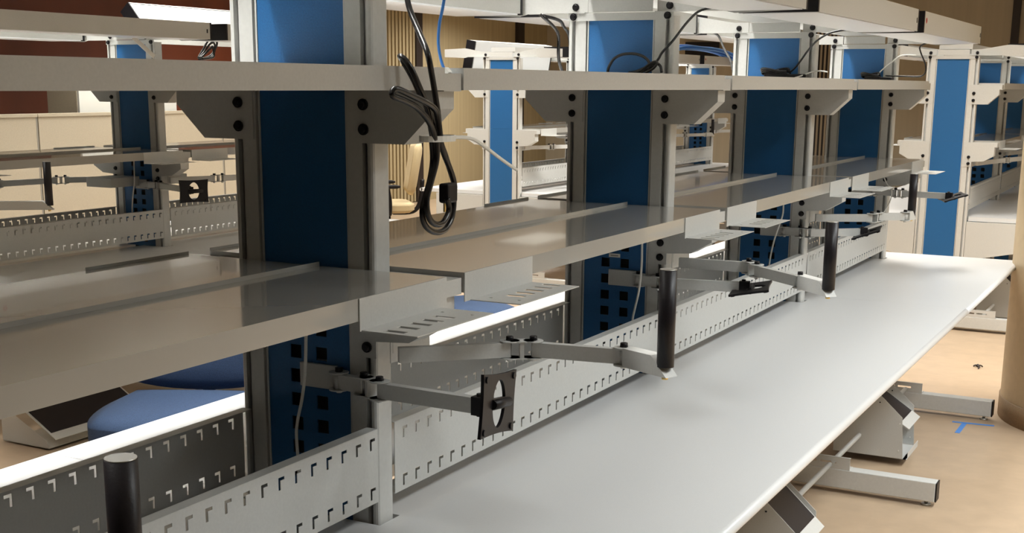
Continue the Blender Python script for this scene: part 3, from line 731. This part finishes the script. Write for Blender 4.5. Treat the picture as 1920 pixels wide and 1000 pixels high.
struct('wall_back', MB().box(X0-.1, X1+.1, Y1, Y1+.1, 0, ZC), khaki2)
struct('wall_right', MB().box(X1, X1+.1, Y0, Y1, 0, ZC), plain)
struct('wall_front', MB().box(X0-.1, X1+.1, Y0-.1, Y0, 0, ZC), unlit_wall)
struct('trim_1', MB().box(X0+.001, X0+.05, Y0+.01, 11.2, 0.005, ZC-.005), wood)      # wood facing on the left wall
mb = MB()
y = 11.9
while y < 12.95: mb.box(X0+.001, X0+.035, y, y+.05, .01, ZC-.01); y += .085
struct('trim_2', mb, khaki)                                                              # ribbed strip
struct('trim_3', MB().box(X0+.001, X0+.06, 12.96, 13.12, .01, ZC-.01), M['frame'])
struct('trim_4', MB().box(X0+.001, X0+.06, 15.9, 16.1, .01, ZC-.01), M['frame'])
struct('trim_5', MB().box(-.93, -.83, Y1-.05, Y1-.001, .01, ZC-.01), M['frame'])
# window with vertical blinds on the back wall
struct('window_1', MB().box(-3.82, -3.20, Y1-.012, Y1-.001, .5, 2.65), M['frame'])
t = thing('vertical_blinds', 'dark vertical blinds with cream edges on the back wall', 'blinds', (-3.51, Y1-.06, 0))
mb = MB(); x = -.29
while x < .29: mb.prism([(x, -.03), (x+.022, -.005), (x+.02, .0), (x-.002, -.025)], 'z', .5, 2.6); x += .058
ob('slats', mb.mesh('slats', M['cream']), t)
ob('head_rail', MB().box(-.31, .31, -.035, .03, 2.6, 2.65).mesh('head_rail', M['white']), t)
t = thing('wall_screen', 'black rectangular screen on the far wall above the blue cable bundle', 'screen', (-5.33, Y1-.05, 2.14))
ob('panel', MB().box(-.27, .27, -.03, .0, -.11, .11).mesh('panel', M['black']), t, bevel=.004)
ob('bracket', MB().box(-.1, .1, 0, .049, -.05, .05).mesh('bracket', M['steel']), t)

# ------------------------------------------------------------------ lights of the room
def troffer(x, y, label, e, spread, wd=.58):
    t = thing('ceiling_light', label, 'ceiling light', (x, y, ZC), 0, 'ceiling lights')
    h = wd/2
    ob('frame', MB().box(-h-.02,h+.02,-.62,-.60,-.05,-.001).box(-h-.02,h+.02,.60,.62,-.05,-.001).box(-h-.02,-h,-.6,.6,-.05,-.001).box(h,h+.02,-.6,.6,-.05,-.001).mesh('frame', M['white']), t)
    lv = MB()
    for k in range(11): lv.box(-h, h, -.551+.11*k, -.549+.11*k, -.05, -.02)
    for k in range(3): lv.box(-h/2-.001+h/2*k, -h/2+.001+h/2*k, -.6, .6, -.05, -.02)
    ob('louvre', lv.mesh('louvre', M['white']), t)
    ob('diffuser', cached(('lamp', wd), lambda: MB().box(-h,h,-.6,.6,-.012,-.002), M['lamp']), t)
    la = bpy.data.lights.new('tube_light', 'AREA'); la.shape = 'RECTANGLE'; la.size = wd; la.size_y = 1.2
    la.energy = e; la.spread = math.radians(spread); la.color = (.93, .985, 1) if (y < 5.0 and x > 1) else (1, .99, .95) if (y < 5 and x > -1) else (1, .98, .92)
    lo = bpy.data.objects.new('tube_light', la); C.objects.link(lo); lo.parent = t; lo.location = (0, 0, -.055)
LAMPS = [(-.40,-.9,21,85,.12),(-.40,.6,22,85,.12),(-.40,2.1,24,85,.12),(-.40,3.6,24,85,.12),
         (-3.76,.6,22,90,.12),(-3.76,2.1,22,90,.12),(-3.76,3.6,22,90,.12),
         (-3.5,6.1,28,130),(-1.8,7.3,46,140),(.1,5.4,32,130),(2.0,5.8,40,112),(3.9,6.0,28,125),
         (-3.95,8.5,32,130),(-3.95,11.0,35,130),(-6.2,13.2,80,150),(-1.8,13.0,36,140),(.3,9.0,30,130),(.3,12.0,30,130),
         (2.3,.5,29,120),(2.3,2.25,36,122),(2.4,4.0,36,122),(4.3,1.9,34,160),(-4.75,4.6,24,130),(-6.2,8.6,45,140)]  # the lamp farthest to the right is an added fill for the shelf lips
for x, y, e, sp, *wd in LAMPS:
    troffer(x, y, ('louvred rectangular' if not wd else 'narrow louvred') + ' ceiling light above the benches', e, sp, *(wd or [.58]))
w = bpy.data.worlds.new('room_air'); SC.world = w; w.use_nodes = True
w.node_tree.nodes['Background'].inputs[0].default_value = (.9, .92, 1, 1); w.node_tree.nodes['Background'].inputs[1].default_value = .05

# ------------------------------------------------------------------ camera
cam = bpy.data.objects.new('camera', bpy.data.cameras.new('camera')); C.objects.link(cam)
Rr = Vector((0.8818204, 0.4715203, 0.0078335)); Ru = Vector((-0.1070611, 0.1839895, 0.9770802)); Rf = Vector((-0.4592719, 0.8624480, -0.2127272))
cam.matrix_world = Matrix(((Rr.x, Ru.x, -Rf.x, 1.5025), (Rr.y, Ru.y, -Rf.y, -1.964), (Rr.z, Ru.z, -Rf.z, 1.6116), (0, 0, 0, 1)))
cam.data.sensor_width = 36; cam.data.lens = 36*2383.5176/1920; cam.data.shift_y = (675.5587-500)/1920
cam.data.clip_start = .02; cam.data.clip_end = 60
SC.camera = cam
SC.view_settings.view_transform = 'Standard'; SC.view_settings.look = 'None'; SC.view_settings.gamma = 1
SC.view_settings.use_curve_mapping = False
SC.view_settings.exposure = 0.44
SC.cycles.use_denoising = True
SC.cycles.max_bounces = 10; SC.cycles.diffuse_bounces = 3; SC.cycles.glossy_bounces = 5
SC.cycles.caustics_reflective = False; SC.cycles.caustics_refractive = False
SC.cycles.sample_clamp_indirect = 8
